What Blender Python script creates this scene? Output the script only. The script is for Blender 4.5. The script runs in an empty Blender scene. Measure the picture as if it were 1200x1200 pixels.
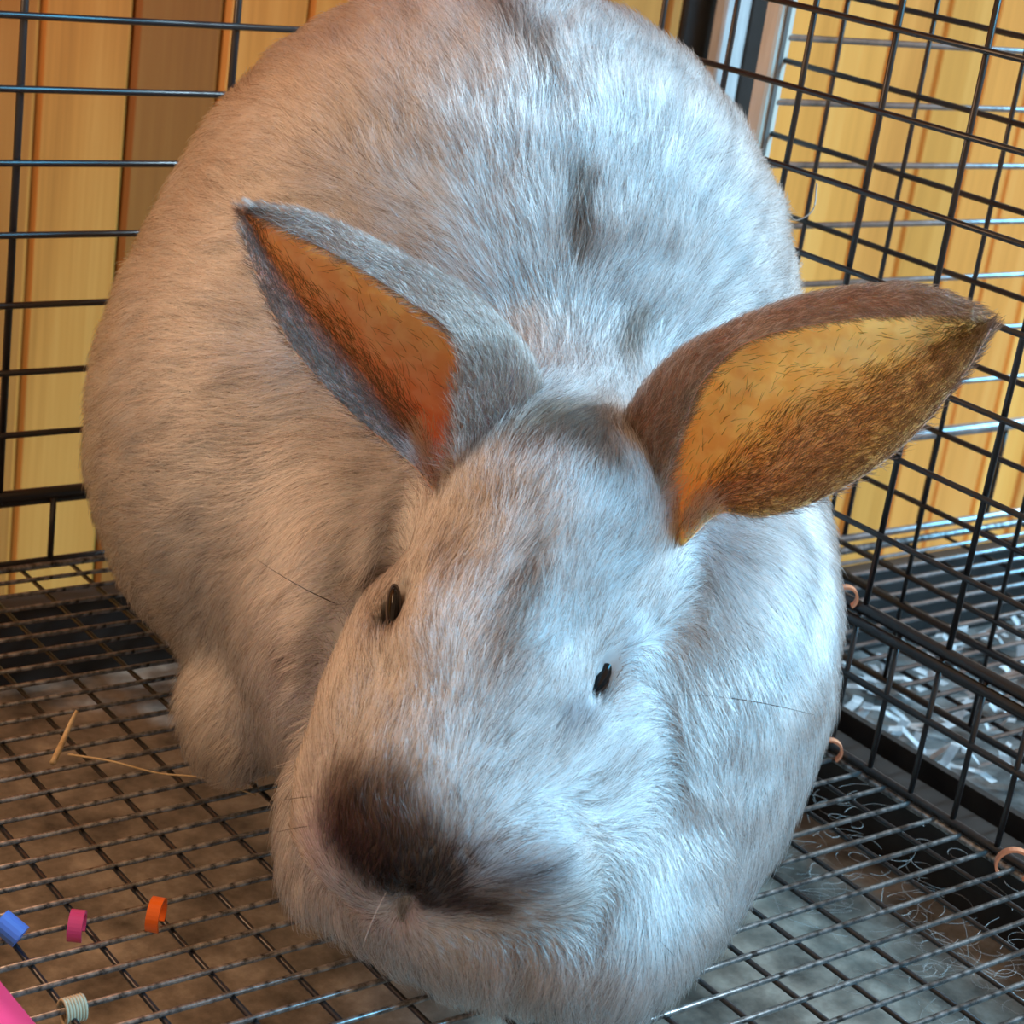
import bpy, math, random, os
import numpy as np
from mathutils import Matrix, Vector

# ---------------------------------------------------------------- camera
F_PX = 2300.0                      # focal length in pixels of the 1200 px frame
CAM_H = 0.36
RW2C = np.array([[0.7960364, -0.58923355, 0.13831079],      # camera right  in world axes
                 [-0.1015357, -0.35528875, -0.9292257],     # camera down
                 [0.59667123, 0.725654, -0.34265101]])      # camera forward
CAM = np.array([0.0, 0.0, CAM_H])
sc = bpy.context.scene
cam_data = bpy.data.cameras.new('camera')
cam_data.sensor_width = 36.0
cam_data.lens = F_PX / 1200.0 * 36.0
cam_data.clip_start = 0.02
cam_data.dof.use_dof = True; cam_data.dof.focus_distance = 0.66; cam_data.dof.aperture_fstop = 26.0
cam = bpy.data.objects.new('camera', cam_data)
sc.collection.objects.link(cam)
rr, dd, ff = RW2C
m = Matrix(((rr[0], -dd[0], -ff[0], CAM[0]), (rr[1], -dd[1], -ff[1], CAM[1]), (rr[2], -dd[2], -ff[2], CAM[2]), (0, 0, 0, 1)))
cam.matrix_world = m
sc.camera = cam

# ---------------------------------------------------------------- light
world = bpy.data.worlds.new('world'); sc.world = world; world.use_nodes = True
bg = world.node_tree.nodes['Background']
bg.inputs['Color'].default_value = (1.0, 0.64, 0.37, 1)
bg.inputs['Strength'].default_value = 0.60
def lamp(name, kind, energy, color, loc=(0, 0, 0), to=None, direction=None, **kw):
    d = bpy.data.lights.new(name, kind); d.energy = energy; d.color = color
    for k, v in kw.items(): setattr(d, k, v)
    o = bpy.data.objects.new(name, d); sc.collection.objects.link(o); o.location = loc
    v = Vector(direction) if direction is not None else Vector(to) - Vector(loc)
    o.rotation_euler = v.to_track_quat('-Z', 'Y').to_euler()
    return o
SUN_TO = np.array([0.79, -0.25, 0.53]); SUN_TO = SUN_TO / np.linalg.norm(SUN_TO)      # towards the sun
sun = lamp('sun', 'SUN', 3.3, (0.60, 0.84, 1.0), (2, -1, 2), direction=tuple(-SUN_TO), angle=math.radians(3))
DOOR_TO = np.array([0.44, -0.58, 0.57])                       # daylight through the wide open doorway
door = lamp('doorway_daylight', 'SUN', 4.2, (0.13, 0.61, 1.0), (2, -1.4, 2), direction=tuple(-DOOR_TO), angle=math.radians(26))
warm = lamp('warm_left_fill', 'POINT', 4.6, (1.0, 0.64, 0.38), (0.0, 0.76, 0.42), direction=(0, 0, -1), shadow_soft_size=0.12)  # added fill for the warm light from the left, no lamp seen
sc.cycles.max_bounces = 9
sc.view_settings.view_transform = 'Standard'
sc.view_settings.look = 'None'
sc.view_settings.gamma = 1.0
sc.view_settings.use_curve_mapping = False
sc.view_settings.exposure = 0.0

# ---------------------------------------------------------------- helpers
COL = sc.collection
RNG = np.random.default_rng(7)
random.seed(7)
def at(px, py, depth):
    """world point seen at a pixel of the 1200 px frame, at a distance along the optical axis"""
    v = np.array([(px - 600) / F_PX, (py - 600) / F_PX, 1.0]) * depth
    return RW2C.T @ v + CAM
def on_plane(px, py, axis, value):
    d = RW2C.T @ np.array([(px - 600) / F_PX, (py - 600) / F_PX, 1.0])
    return CAM + d * ((value - CAM[axis]) / d[axis])
def proj(P):
    c = (np.atleast_2d(P) - CAM) @ RW2C.T
    return np.stack([600 + F_PX * c[:, 0] / c[:, 2], 600 + F_PX * c[:, 1] / c[:, 2], c[:, 2]], 1)
def unit(v):
    v = np.asarray(v, float); return v / np.maximum(np.linalg.norm(v, axis=-1, keepdims=True), 1e-12)
def link(o, parent=None, name=None):
    COL.objects.link(o)
    if parent is not None: o.parent = parent
    return o
def mesh_obj(name, verts, faces, mat=None, parent=None, smooth=False):
    me = bpy.data.meshes.new(name)
    me.from_pydata([tuple(map(float, v)) for v in verts], [], [tuple(map(int, f)) for f in faces])
    if mat: me.materials.append(mat)
    if smooth: me.polygons.foreach_set('use_smooth', [True] * len(me.polygons))
    me.update()
    o = bpy.data.objects.new(name, me)
    return link(o, parent)
def share(name, src, parent=None, loc=None, rot=None, scale=None):
    o = bpy.data.objects.new(name, src.data); link(o, parent)
    if loc is not None: o.location = loc
    if rot is not None: o.rotation_euler = rot
    if scale is not None: o.scale = scale
    return o
def tag(o, label=None, cat=None, group=None, kind=None):
    if label: o['label'] = label
    if cat: o['category'] = cat
    if group: o['group'] = group
    if kind: o['kind'] = kind
    return o
def empty(name, loc=(0, 0, 0)):
    o = bpy.data.objects.new(name, None); o.location = loc; o.empty_display_size = 0.02
    return link(o)
# ---------------------------------------------------------------- materials
def new_mat(name):
    mt = bpy.data.materials.new(name); mt.use_nodes = True
    nt = mt.node_tree; bs = nt.nodes['Principled BSDF']
    return mt, nt, bs
def plain(name, col, rough=0.5, metal=0.0, spec=0.5):
    mt, nt, bs = new_mat(name)
    bs.inputs['Base Color'].default_value = (*col, 1); bs.inputs['Roughness'].default_value = rough
    bs.inputs['Metallic'].default_value = metal; bs.inputs['Specular IOR Level'].default_value = spec
    return mt
def N(nt, typ, **kw):
    n = nt.nodes.new(typ)
    for k, v in kw.items():
        if k in n.inputs: n.inputs[k].default_value = v
        else: setattr(n, k, v)
    return n
def ramp(nt, stops, interp='LINEAR'):
    r = nt.nodes.new('ShaderNodeValToRGB'); r.color_ramp.interpolation = interp
    e = r.color_ramp.elements
    while len(e) < len(stops): e.new(0.5)
    for i, (p, c) in enumerate(stops):
        e[i].position = p; e[i].color = (*c, 1)
    return r
def speckled(name, c0, c1, scale, rough=0.6, metal=0.0, bump=0.0, detail=6, spread=(0.35, 0.65), c2=None, stretch=None):
    mt, nt, bs = new_mat(name); L = nt.links
    tc = N(nt, 'ShaderNodeTexCoord'); n = N(nt, 'ShaderNodeTexNoise', Scale=scale, Detail=detail, Roughness=0.65)
    src = tc.outputs['Object']
    if stretch:
        mp = N(nt, 'ShaderNodeMapping'); mp.inputs['Scale'].default_value = stretch; L.new(src, mp.inputs['Vector']); src = mp.outputs['Vector']
    L.new(src, n.inputs['Vector'])
    st = [(spread[0], c0), (spread[1], c1)] if c2 is None else [(spread[0], c0), (0.5 * sum(spread), c1), (spread[1], c2)]
    r = ramp(nt, st); L.new(n.outputs['Fac'], r.inputs['Fac']); L.new(r.outputs['Color'], bs.inputs['Base Color'])
    bs.inputs['Roughness'].default_value = rough; bs.inputs['Metallic'].default_value = metal
    if bump:
        b = N(nt, 'ShaderNodeBump', Strength=bump, Distance=0.002); L.new(n.outputs['Fac'], b.inputs['Height']); L.new(b.outputs['Normal'], bs.inputs['Normal'])
    return mt
def wood_mat():
    mt, nt, bs = new_mat('varnished_pine'); L = nt.links
    tc = N(nt, 'ShaderNodeTexCoord'); oi = N(nt, 'ShaderNodeObjectInfo')
    off = N(nt, 'ShaderNodeVectorMath', operation='MULTIPLY_ADD')
    cmb = N(nt, 'ShaderNodeCombineXYZ'); L.new(oi.outputs['Random'], cmb.inputs[0]); L.new(oi.outputs['Random'], cmb.inputs[2])
    L.new(cmb.outputs[0], off.inputs[0]); off.inputs[1].default_value = (13.0, 7.0, 29.0); L.new(tc.outputs['Object'], off.inputs[2])
    mp = N(nt, 'ShaderNodeMapping'); mp.inputs['Scale'].default_value = (34, 20, 1.6); L.new(off.outputs[0], mp.inputs['Vector'])
    warp = N(nt, 'ShaderNodeTexNoise', Scale=1.0, Detail=2.0)
    mpw = N(nt, 'ShaderNodeMapping'); mpw.inputs['Scale'].default_value = (9, 6, 2.4); L.new(off.outputs[0], mpw.inputs['Vector']); L.new(mpw.outputs[0], warp.inputs['Vector'])
    addv = N(nt, 'ShaderNodeVectorMath', operation='MULTIPLY_ADD'); L.new(warp.outputs['Color'], addv.inputs[0]); addv.inputs[1].default_value = (1.7, 1.7, 1.7); L.new(mp.outputs[0], addv.inputs[2])
    wv = N(nt, 'ShaderNodeTexNoise', Scale=0.75, Detail=4.0, Roughness=0.55); L.new(addv.outputs[0], wv.inputs['Vector'])
    fine = N(nt, 'ShaderNodeTexNoise', Scale=1.0, Detail=5.0); mf = N(nt, 'ShaderNodeMapping'); mf.inputs['Scale'].default_value = (420, 200, 6)
    L.new(off.outputs[0], mf.inputs['Vector']); L.new(mf.outputs[0], fine.inputs['Vector'])
    mx = N(nt, 'ShaderNodeMix', data_type='FLOAT'); mx.inputs['Factor'].default_value = 0.35
    L.new(wv.outputs['Fac'], mx.inputs['A']); L.new(fine.outputs['Fac'], mx.inputs['B'])
    r = ramp(nt, [(0.30, (0.50, 0.18, 0.026)), (0.5, (0.66, 0.255, 0.043)), (0.70, (0.78, 0.345, 0.075))]); L.new(mx.outputs['Result'], r.inputs['Fac'])
    # knots
    vk = N(nt, 'ShaderNodeTexVoronoi', Scale=1.0); mk = N(nt, 'ShaderNodeMapping'); mk.inputs['Scale'].default_value = (9, 4, 4.2)
    L.new(off.outputs[0], mk.inputs['Vector']); L.new(mk.outputs[0], vk.inputs['Vector'])
    kr = ramp(nt, [(0.05, (1, 1, 1)), (0.16, (0, 0, 0))]); L.new(vk.outputs['Distance'], kr.inputs['Fac'])
    mc = N(nt, 'ShaderNodeMix', data_type='RGBA'); L.new(kr.outputs['Color'], mc.inputs['Factor']); L.new(r.outputs['Color'], mc.inputs['A'])
    mc.inputs['B'].default_value = (0.20, 0.06, 0.015, 1)
    hv = N(nt, 'ShaderNodeMix', data_type='RGBA', blend_type='MULTIPLY'); hv.inputs['Factor'].default_value = 1.0
    L.new(mc.outputs['Result'], hv.inputs['A']); L.new(oi.outputs['Color'], hv.inputs['B'])
    L.new(hv.outputs['Result'], bs.inputs['Base Color']); bs.inputs['Roughness'].default_value = 0.45
    b = N(nt, 'ShaderNodeBump', Strength=0.15, Distance=0.001); L.new(mx.outputs['Result'], b.inputs['Height']); L.new(b.outputs['Normal'], bs.inputs['Normal'])
    return mt
M_WOOD = wood_mat()
M_BLACK = plain('black_enamel_wire', (0.016, 0.016, 0.018), 0.28, 0.0, 0.6)
M_FLOORWIRE = speckled('worn_coated_wire', (0.03, 0.03, 0.031), (0.45, 0.45, 0.45), 260, 0.36, 0.8, spread=(0.34, 0.66))
M_GALV = speckled('galvanised_wire', (0.30, 0.31, 0.33), (0.55, 0.56, 0.58), 90, 0.32, 0.8)
M_TRAY = speckled('black_plastic_tray', (0.010, 0.010, 0.011), (0.028, 0.027, 0.027), 60, 0.5)
M_DIRT = speckled('soiled_tray_bottom', (0.080, 0.071, 0.060), (0.27, 0.24, 0.20), 34, 0.75, bump=0.4, detail=9, c2=(0.54, 0.49, 0.42), spread=(0.33, 0.72))
M_PALE = speckled('weathered_pale_wood', (0.66, 0.60, 0.50), (0.86, 0.82, 0.74), 30, 0.7, stretch=(4, 4, 0.3))
M_DARKPOST = speckled('black_painted_upright', (0.008, 0.008, 0.008), (0.020, 0.019, 0.018), 40, 0.5)
# ================================================================ the setting
WALL_Y = 1.06
def box_vf(x0, x1, y0, y1, z0, z1, bev=0.0):
    if not bev:
        v = [(x, y, z) for x in (x0, x1) for y in (y0, y1) for z in (z0, z1)]
        return v, [(0, 1, 3, 2), (4, 6, 7, 5), (0, 4, 5, 1), (2, 3, 7, 6), (0, 2, 6, 4), (1, 5, 7, 3)]
    # chamfer the four long edges (along z)
    b = bev; ring = [(x0 + b, y0), (x1 - b, y0), (x1, y0 + b), (x1, y1 - b), (x1 - b, y1), (x0 + b, y1), (x0, y1 - b), (x0, y0 + b)]
    v = [(x, y, z0) for x, y in ring] + [(x, y, z1) for x, y in ring]
    f = [tuple(range(7, -1, -1)), tuple(range(8, 16))] + [(i, (i + 1) % 8, 8 + (i + 1) % 8, 8 + i) for i in range(8)]
    return v, f
wall = mesh_obj('wall_back', *box_vf(-0.3, 2.4, WALL_Y + 0.018, WALL_Y + 0.05, -0.5, 1.3), mat=M_WOOD)
wall.color = (0.4, 0.35, 0.3, 1)
tag(wall, 'back wall of the shed clad in upright varnished pine boards', kind='structure')
BW = 0.0585
bv, bf = box_vf(-BW / 2 + 0.0008, BW / 2 - 0.0008, -0.009, 0.009, -0.5, 1.3, 0.0028)
board0 = None
TONE = {8: (0.72, 0.66, 0.60), 9: (1.0, 1.0, 1.0), 10: (0.52, 0.47, 0.42), 11: (1.18, 1.22, 1.3), 12: (1.15, 1.18, 1.2)}  # shadow band painted as a dark board, sunlit strip as the lighter ones
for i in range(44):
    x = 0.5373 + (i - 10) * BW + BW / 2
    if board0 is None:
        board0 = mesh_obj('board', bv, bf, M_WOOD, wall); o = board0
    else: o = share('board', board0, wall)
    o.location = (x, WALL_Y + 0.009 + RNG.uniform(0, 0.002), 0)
    k = RNG.uniform(0.84, 1.12) * (1.45 if i > 18 else 1.0); o.color = (*TONE.get(i, (k, k * RNG.uniform(0.98, 1.08), k * 1.15)), 1)  # boards far right made paler to stand in for sun on the wall
shed_floor = mesh_obj('floor', *box_vf(-2.2, 3.0, -2.2, WALL_Y + 0.05, -0.62, -0.5), mat=speckled('dusty_floor', (0.16, 0.12, 0.09), (0.30, 0.24, 0.18), 14, 0.85))
tag(shed_floor, 'dusty shed floor below the crates', kind='structure')
blocker = mesh_obj('shade_board', *box_vf(-0.2, 0.98, 0.62, WALL_Y + 0.018, 0.56, 0.585), mat=M_WOOD)  # unseen board, added to keep the door light off the left wall
blocker.color = (0.9, 0.9, 0.9, 1); tag(blocker, 'unseen board added over the back of the crates to shade the wall', kind='structure')
# ---- wires
def rod_mesh(name, axis, length, r, mat, seg=8):
    """rod from 0 to length along an axis"""
    a = np.arange(seg) * 2 * math.pi / seg; c, s = np.cos(a) * r, np.sin(a) * r
    v, f = [], []
    for t in (0, length):
        for k in range(seg):
            q = [0, 0, 0]; q[axis] = t; q[(axis + 1) % 3] = c[k]; q[(axis + 2) % 3] = s[k]; v.append(q)
    f = [(k, (k + 1) % seg, seg + (k + 1) % seg, seg + k) for k in range(seg)] + [tuple(range(seg - 1, -1, -1)), tuple(range(seg, 2 * seg))]
    me = bpy.data.meshes.new(name); me.from_pydata([tuple(map(float, q)) for q in v], [], f); me.materials.append(mat)
    for p in me.polygons: p.use_smooth = len(p.vertices) == 4
    me.update(); return me
def rod(name, me, loc, parent):
    o = bpy.data.objects.new(name, me); o.location = loc; return link(o, parent)
def multi_rod(name, segs, mat, parent, seg=8):
    """one mesh made of straight rods: (start, axis, length, radius)"""
    V, Fc = [], []
    for (p, axis, length, r) in segs:
        b = len(V); a = np.arange(seg) * 2 * math.pi / seg
        for t in (0, length):
            for k in range(seg):
                q = list(p); q[axis] += t; q[(axis + 1) % 3] += math.cos(a[k]) * r; q[(axis + 2) % 3] += math.sin(a[k]) * r; V.append(q)
        Fc += [(b + k, b + (k + 1) % seg, b + seg + (k + 1) % seg, b + seg + k) for k in range(seg)] + [tuple(b + k for k in range(seg - 1, -1, -1)), tuple(b + seg + k for k in range(seg))]
    o = mesh_obj(name, V, Fc, mat, parent)
    for p in o.data.polygons: p.use_smooth = len(p.vertices) == 4
    return o
# ---------------- the rabbit's crate
X0, XR, Y0, YB = 0.10, 0.593, 0.26, 0.775
crate = empty('wire_crate', (0, 0, 0))
tag(crate, 'black wire crate with a mesh floor that the rabbit sits in', 'crate')
# back panel
PZ = [0.0635, 0.0925, 0.123, 0.154, 0.185, 0.216, 0.246, 0.277, 0.308, 0.339]
back = multi_rod('back_panel', [((X0, YB, 0.0335), 0, XR - X0, 0.0028), ((X0, YB + 0.004, 0.0285), 0, XR - X0, 0.0022), ((X0, YB, 0.0), 0, XR - X0, 0.0016),
                                ((XR, YB, -0.005), 2, 0.40, 0.0024)], M_BLACK, crate)
me_h = rod_mesh('back_wire_level', 0, XR - X0, 0.00155, M_BLACK)
me_v = rod_mesh('back_wire_upright', 2, 0.36, 0.0018, M_BLACK)
me_s = rod_mesh('back_wire_short', 2, 0.034, 0.0015, M_BLACK)
for z in PZ: rod('wire', me_h, (X0, YB - 0.0028, z), back)
for x in (0.144, 0.243, 0.342, 0.441, 0.540): rod('wire', me_v, (x, YB, 0.030), back)
for k in range(16): rod('wire', me_s, (0.114 + k * 0.0318, YB, -0.001), back)
# side panel
side = multi_rod('side_panel', [((XR, Y0, 0.0665), 1, YB - Y0, 0.0026), ((XR - 0.003, Y0, 0.0615), 1, YB - Y0, 0.0022), ((XR, Y0, 0.036), 1, YB - Y0, 0.0016),
                                ((XR, Y0, 0.002), 1, YB - Y0, 0.0018)], M_BLACK, crate)
me_h = rod_mesh('side_wire_level', 1, YB - Y0, 0.0013, M_BLACK)
me_v = rod_mesh('side_wire_upright', 2, 0.33, 0.0013, M_BLACK)
me_s = rod_mesh('side_wire_short', 2, 0.067, 0.0012, M_BLACK)
for z in (0.1, 0.133, 0.165, 0.198, 0.230, 0.262, 0.294, 0.326, 0.358): rod('wire', me_h, (XR - 0.0026, Y0, z), side)
for k in range(11): rod('wire', me_v, (XR, 0.304 + k * 0.0455, 0.064), side)
for k in range(22): rod('wire', me_s, (XR, 0.283 + k * 0.0228, 0.0), side)
# mesh floor
floor_frame = multi_rod('floor_mesh', [((X0, YB - 0.006, 0.0), 0, XR - X0, 0.0016), ((XR - 0.002, Y0, -0.0012), 1, YB - Y0, 0.0016)], M_FLOORWIRE, crate)
me_x = rod_mesh('floor_wire_long', 0, XR - X0 - 0.001, 0.00105, M_FLOORWIRE)
me_y = rod_mesh('floor_wire_cross', 1, YB - Y0, 0.0010, M_BLACK)
k = 0
y = 0.4815 - 0.0137 * 15
while y < YB - 0.01:
    rod('wire', me_x, (X0, y, 0.0), floor_frame); y += 0.0137
for k in range(20): rod('wire', me_y, (0.280 + (k - 7) * 0.0243, Y0, -0.0020), floor_frame)
# tray under the floor
def open_tray(name, x0, x1, y0, y1, zb, zt, th, mat_wall, mat_floor, lip=0.008):
    t = empty(name, ((x0 + x1) / 2, (y0 + y1) / 2, zb))
    c = np.array(t.location)
    V, Fc = [], []
    def bx(a0, a1, b0, b1, c0, c1):
        v, f = box_vf(a0, a1, b0, b1, c0, c1); b = len(V)
        V.extend([tuple(np.array(q) - c) for q in v]); Fc.extend([tuple(b + i for i in q) for q in f])
    bx(x0, x0 + th, y0, y1, zb, zt); bx(x1 - th, x1, y0, y1, zb, zt)
    bx(x0 + th, x1 - th, y1 - th, y1, zb, zt); bx(x0 + th, x1 - th, y0, y0 + th, zb, zt)
    bx(x0 - lip, x1 + lip, y1, y1 + lip, zt - 0.003, zt); bx(x1, x1 + lip, y0, y1, zt - 0.003, zt)
    w = mesh_obj('tray_wall', V, Fc, mat_wall, t)
    v, f = box_vf(x0 + th, x1 - th, y0 + th, y1 - th, zb, zb + 0.003)
    b = mesh_obj('tray_bottom', [tuple(np.array(q) - c) for q in v], f, mat_floor, t)
    return t
tray = open_tray('litter_tray', X0 - 0.01, XR + 0.054, Y0 - 0.01, YB + 0.012, -0.070, -0.026, 0.004, M_TRAY, M_DIRT)
tag(tray, 'deep black plastic tray with a soiled bottom under the rabbit\'s mesh floor', 'tray')
# ================================================================ the rabbit
def ell(p, c, r, A=None, n=1.0):
    q = p - c
    if A is not None: q = q @ A.T
    k0 = np.linalg.norm(q / r, axis=1)
    k1 = np.linalg.norm(q / (r * r), axis=1) + 1e-9
    return k0 * (k0 - 1.0) / k1
def smin(a, b, k):
    h = np.clip(0.5 + 0.5 * (b - a) / k, 0, 1)
    return b + (a - b) * h - k * h * (1 - h)
def smax(a, b, k): return -smin(-a, -b, k)
# rabbit frame: U to its left (image right), V the way it faces (towards the lens), W up
Vax = unit(np.array([-0.40, -0.917, 0.0])); Wax = np.array([0, 0, 1.0]); Uax = np.cross(Vax, Wax) * -1.0
BODY_A = np.stack([Uax, Vax, Wax])
O_BODY = at(556, 470, 0.800); O_BODY[2] = 0.0
def uvw(u, v, w): return O_BODY + Uax * u + Vax * v + Wax * w
# head frame, axis from ear base to nose tip
HAX = unit(at(500, 1045, 0.615) - at(652, 560, 0.665))
HDEP = unit(RW2C[2] - HAX * np.dot(RW2C[2], HAX))        # away from the lens
HPERP = unit(np.cross(HDEP, HAX)) * -1.0
if np.dot(HPERP, RW2C[0]) < 0: HPERP = -HPERP
HEAD_A = np.stack([HPERP, HAX, HDEP])
def rot_uv(A, deg):                                       # frame turned about W
    t = math.radians(deg); c, s = math.cos(t), math.sin(t)
    return np.stack([A[0] * c + A[1] * s, -A[0] * s + A[1] * c, A[2]])
PRIMS = []   # centre, radii, frame, blend
def add(c, r, A, k): PRIMS.append((np.asarray(c, float), np.asarray(r, float), A, k))
# trunk
add(uvw(0.000, -0.005, 0.138), (0.132, 0.110, 0.152), BODY_A, 0.02)
add(uvw(-0.005, -0.055, 0.135), (0.118, 0.085, 0.135), BODY_A, 0.04)
add(uvw(0.015, 0.060, 0.090), (0.112, 0.070, 0.085), BODY_A, 0.04)
add(uvw(-0.093, 0.005, 0.100), (0.056, 0.085, 0.080), rot_uv(BODY_A, -8), 0.035)      # haunches
add(uvw(0.070, 0.01, 0.085), (0.058, 0.085, 0.080), rot_uv(BODY_A, 8), 0.035)
# shoulders and dewlap
add(at(650, 830, 0.738), (0.090, 0.080, 0.066), HEAD_A, 0.03)
add(at(628, 1000, 0.697), (0.066, 0.042, 0.054), HEAD_A, 0.025)
add(at(605, 1045, 0.642), (0.056, 0.028, 0.040), HEAD_A, 0.03)
add(at(585, 1098, 0.622), (0.046, 0.019, 0.028), HEAD_A, 0.025)
add(at(662, 1036, 0.645), (0.036, 0.026, 0.038), HEAD_A, 0.03)
add(at(795, 740, 0.690), (0.045, 0.055, 0.045), HEAD_A, 0.03)
add(at(770, 870, 0.668), (0.038, 0.045, 0.040), HEAD_A, 0.03)
add(at(790, 790, 0.672), (0.036, 0.040, 0.036), HEAD_A, 0.03)
add(at(765, 955, 0.672), (0.031, 0.034, 0.034), HEAD_A, 0.03)
add(at(425, 700, 0.708), (0.040, 0.060, 0.05), HEAD_A, 0.03)
add(at(440, 940, 0.675), (0.029, 0.050, 0.040), HEAD_A, 0.02)
add(at(832, 800, 0.735), (0.037, 0.075, 0.060), HEAD_A, 0.03)
N_BODY = len(PRIMS)
HD, HS = -0.028, 0.958
# head
add(at(634, 655, 0.678 + HD), np.array((0.043, 0.050, 0.048)) * HS, HEAD_A, 0.015)      # skull
add(at(660, 550, 0.718 + HD), np.array((0.040, 0.040, 0.040)) * HS, HEAD_A, 0.03)      # nape between the ears
add(at(563, 815, 0.652 + HD), np.array((0.042, 0.060, 0.042)) * HS, HEAD_A, 0.015)      # bridge of the face
add(at(508, 945, 0.635 + HD), np.array((0.036, 0.036, 0.036)) * HS, HEAD_A, 0.015)     # muzzle
add(at(445, 850, 0.660 + HD), np.array((0.030, 0.050, 0.034)) * HS, HEAD_A, 0.012)     # cheeks
add(at(645, 895, 0.660 + HD), np.array((0.032, 0.046, 0.034)) * HS, HEAD_A, 0.022)
add(at(440, 975, 0.628 + HD), np.array((0.018, 0.020, 0.022)) * HS, HEAD_A, 0.010)     # whisker pads
add(at(590, 1005, 0.624 + HD), np.array((0.026, 0.017, 0.022)) * HS, HEAD_A, 0.010)
add(at(475, 1012, 0.612 + HD), np.array((0.010, 0.009, 0.009)) * HS, HEAD_A, 0.008)    # nose
# feet
FEET = [((262, 848), 0.022, (0.012, 0.026, 0.015), -10), ((818, 1040), 0.009, (0.009, 0.018, 0.008), 10)]
for (q, z, r, a) in FEET:
    add(on_plane(q[0], q[1], 2, z), r, rot_uv(BODY_A, a), 0.03 if z > 0.015 else 0.012)
def body_sdf(p):
    f = None
    for i, (c, r, A, k) in enumerate(PRIMS):
        d = ell(p, c, r, A)
        f = d if f is None else smin(f, d, k)
    # fold between cheek and ruff, eye hollows
    for c, r, A, k in DENTS:
        f = smax(f, -ell(p, c, r, A), k)
    f = smax(f, 0.004 - p[:, 2], 0.01)
    f = smax(f, p[:, 0] - 0.578, 0.02)             # lies against the side panel
    return f
DENTS = []
DENTS.append((at(476, 1052, 0.588), np.array([0.0022, 0.010, 0.012]), HEAD_A, 0.005))   # cleft of the lip
DENTS.append((at(356, 845, 0.650 + HD), np.array([0.003, 0.045, 0.030]), HEAD_A, 0.012))   # fold between cheek and ruff
DENTS.append((at(460, 716, 0.640 + HD), np.array([0.0022, 0.008, 0.022]), HEAD_A, 0.007))
DENTS.append((at(712, 790, 0.628 + HD), np.array([0.004, 0.010, 0.020]), HEAD_A, 0.008))
def surface_nets(fn, lo, hi, h):
    n = np.ceil((hi - lo) / h).astype(int) + 1
    ax = [lo[i] + h * np.arange(n[i]) for i in range(3)]
    G = np.stack(np.meshgrid(*ax, indexing='ij'), -1).reshape(-1, 3)
    v = np.concatenate([fn(G[i:i + 200000]) for i in range(0, len(G), 200000)]).reshape(n)
    ins = v < 0
    c = n - 1
    acc = np.zeros(tuple(c) + (3,)); cnt = np.zeros(tuple(c))
    corner = lambda a, i, j, k: a[i:i + c[0], j:j + c[1], k:k + c[2]]
    cs = [(i, j, k) for i in (0, 1) for j in (0, 1) for k in (0, 1)]
    for a in cs:
        for b in cs:
            if b > a and sum(abs(x - y) for x, y in zip(a, b)) == 1:
                va, vb = corner(v, *a), corner(v, *b)
                cross = (va < 0) != (vb < 0)
                t = np.where(cross, va / np.where(cross, va - vb, 1), 0)
                for d in range(3):
                    acc[..., d] += np.where(cross, a[d] + t * (b[d] - a[d]), 0)
                cnt += cross
    act = cnt > 0
    idx = -np.ones(tuple(c), int); idx[act] = np.arange(act.sum())
    I = np.argwhere(act)
    V = lo + h * (I + acc[act] / cnt[act][:, None])
    faces = []
    for d in range(3):
        e1, e2 = [(1, 2), (2, 0), (0, 1)][d]
        s0 = [slice(1, c[i]) for i in range(3)]; s0[d] = slice(0, c[d])
        s1 = list(s0); s1[d] = slice(1, c[d] + 1)
        a, b = ins[tuple(s0)], ins[tuple(s1)]
        for flag, flip in ((a & ~b, False), (~a & b, True)):
            W = np.argwhere(flag)
            if not len(W): continue
            W = W + np.array([s.start for s in s0])
            o1 = np.zeros(3, int); o1[e1] = 1; o2 = np.zeros(3, int); o2[e2] = 1
            g = lambda q: idx[q[:, 0], q[:, 1], q[:, 2]]
            q = np.stack([g(W - o1 - o2), g(W - o2), g(W), g(W - o1)], 1)
            if flip: q = q[:, ::-1]
            faces.append(q)
    Fc = np.concatenate(faces)
    def grad(p, e=4e-4):
        return np.stack([(fn(p + e * np.eye(3)[i]) - fn(p - e * np.eye(3)[i])) / (2 * e) for i in range(3)], 1)
    for _ in range(2):
        g = grad(V); gg = np.maximum((g * g).sum(1), 0.2)
        V = V - g * np.clip(fn(V) / gg, -h, h)[:, None]
    return V, Fc, unit(grad(V))
def ray_hit(fn, px, py, d0=0.5, d1=1.0):
    ds = np.arange(d0, d1, 0.001)
    P = np.stack([at(px, py, d) for d in ds])
    f = fn(P); i = np.argmax(f < 0)
    return P[i] if (f < 0).any() else None
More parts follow.
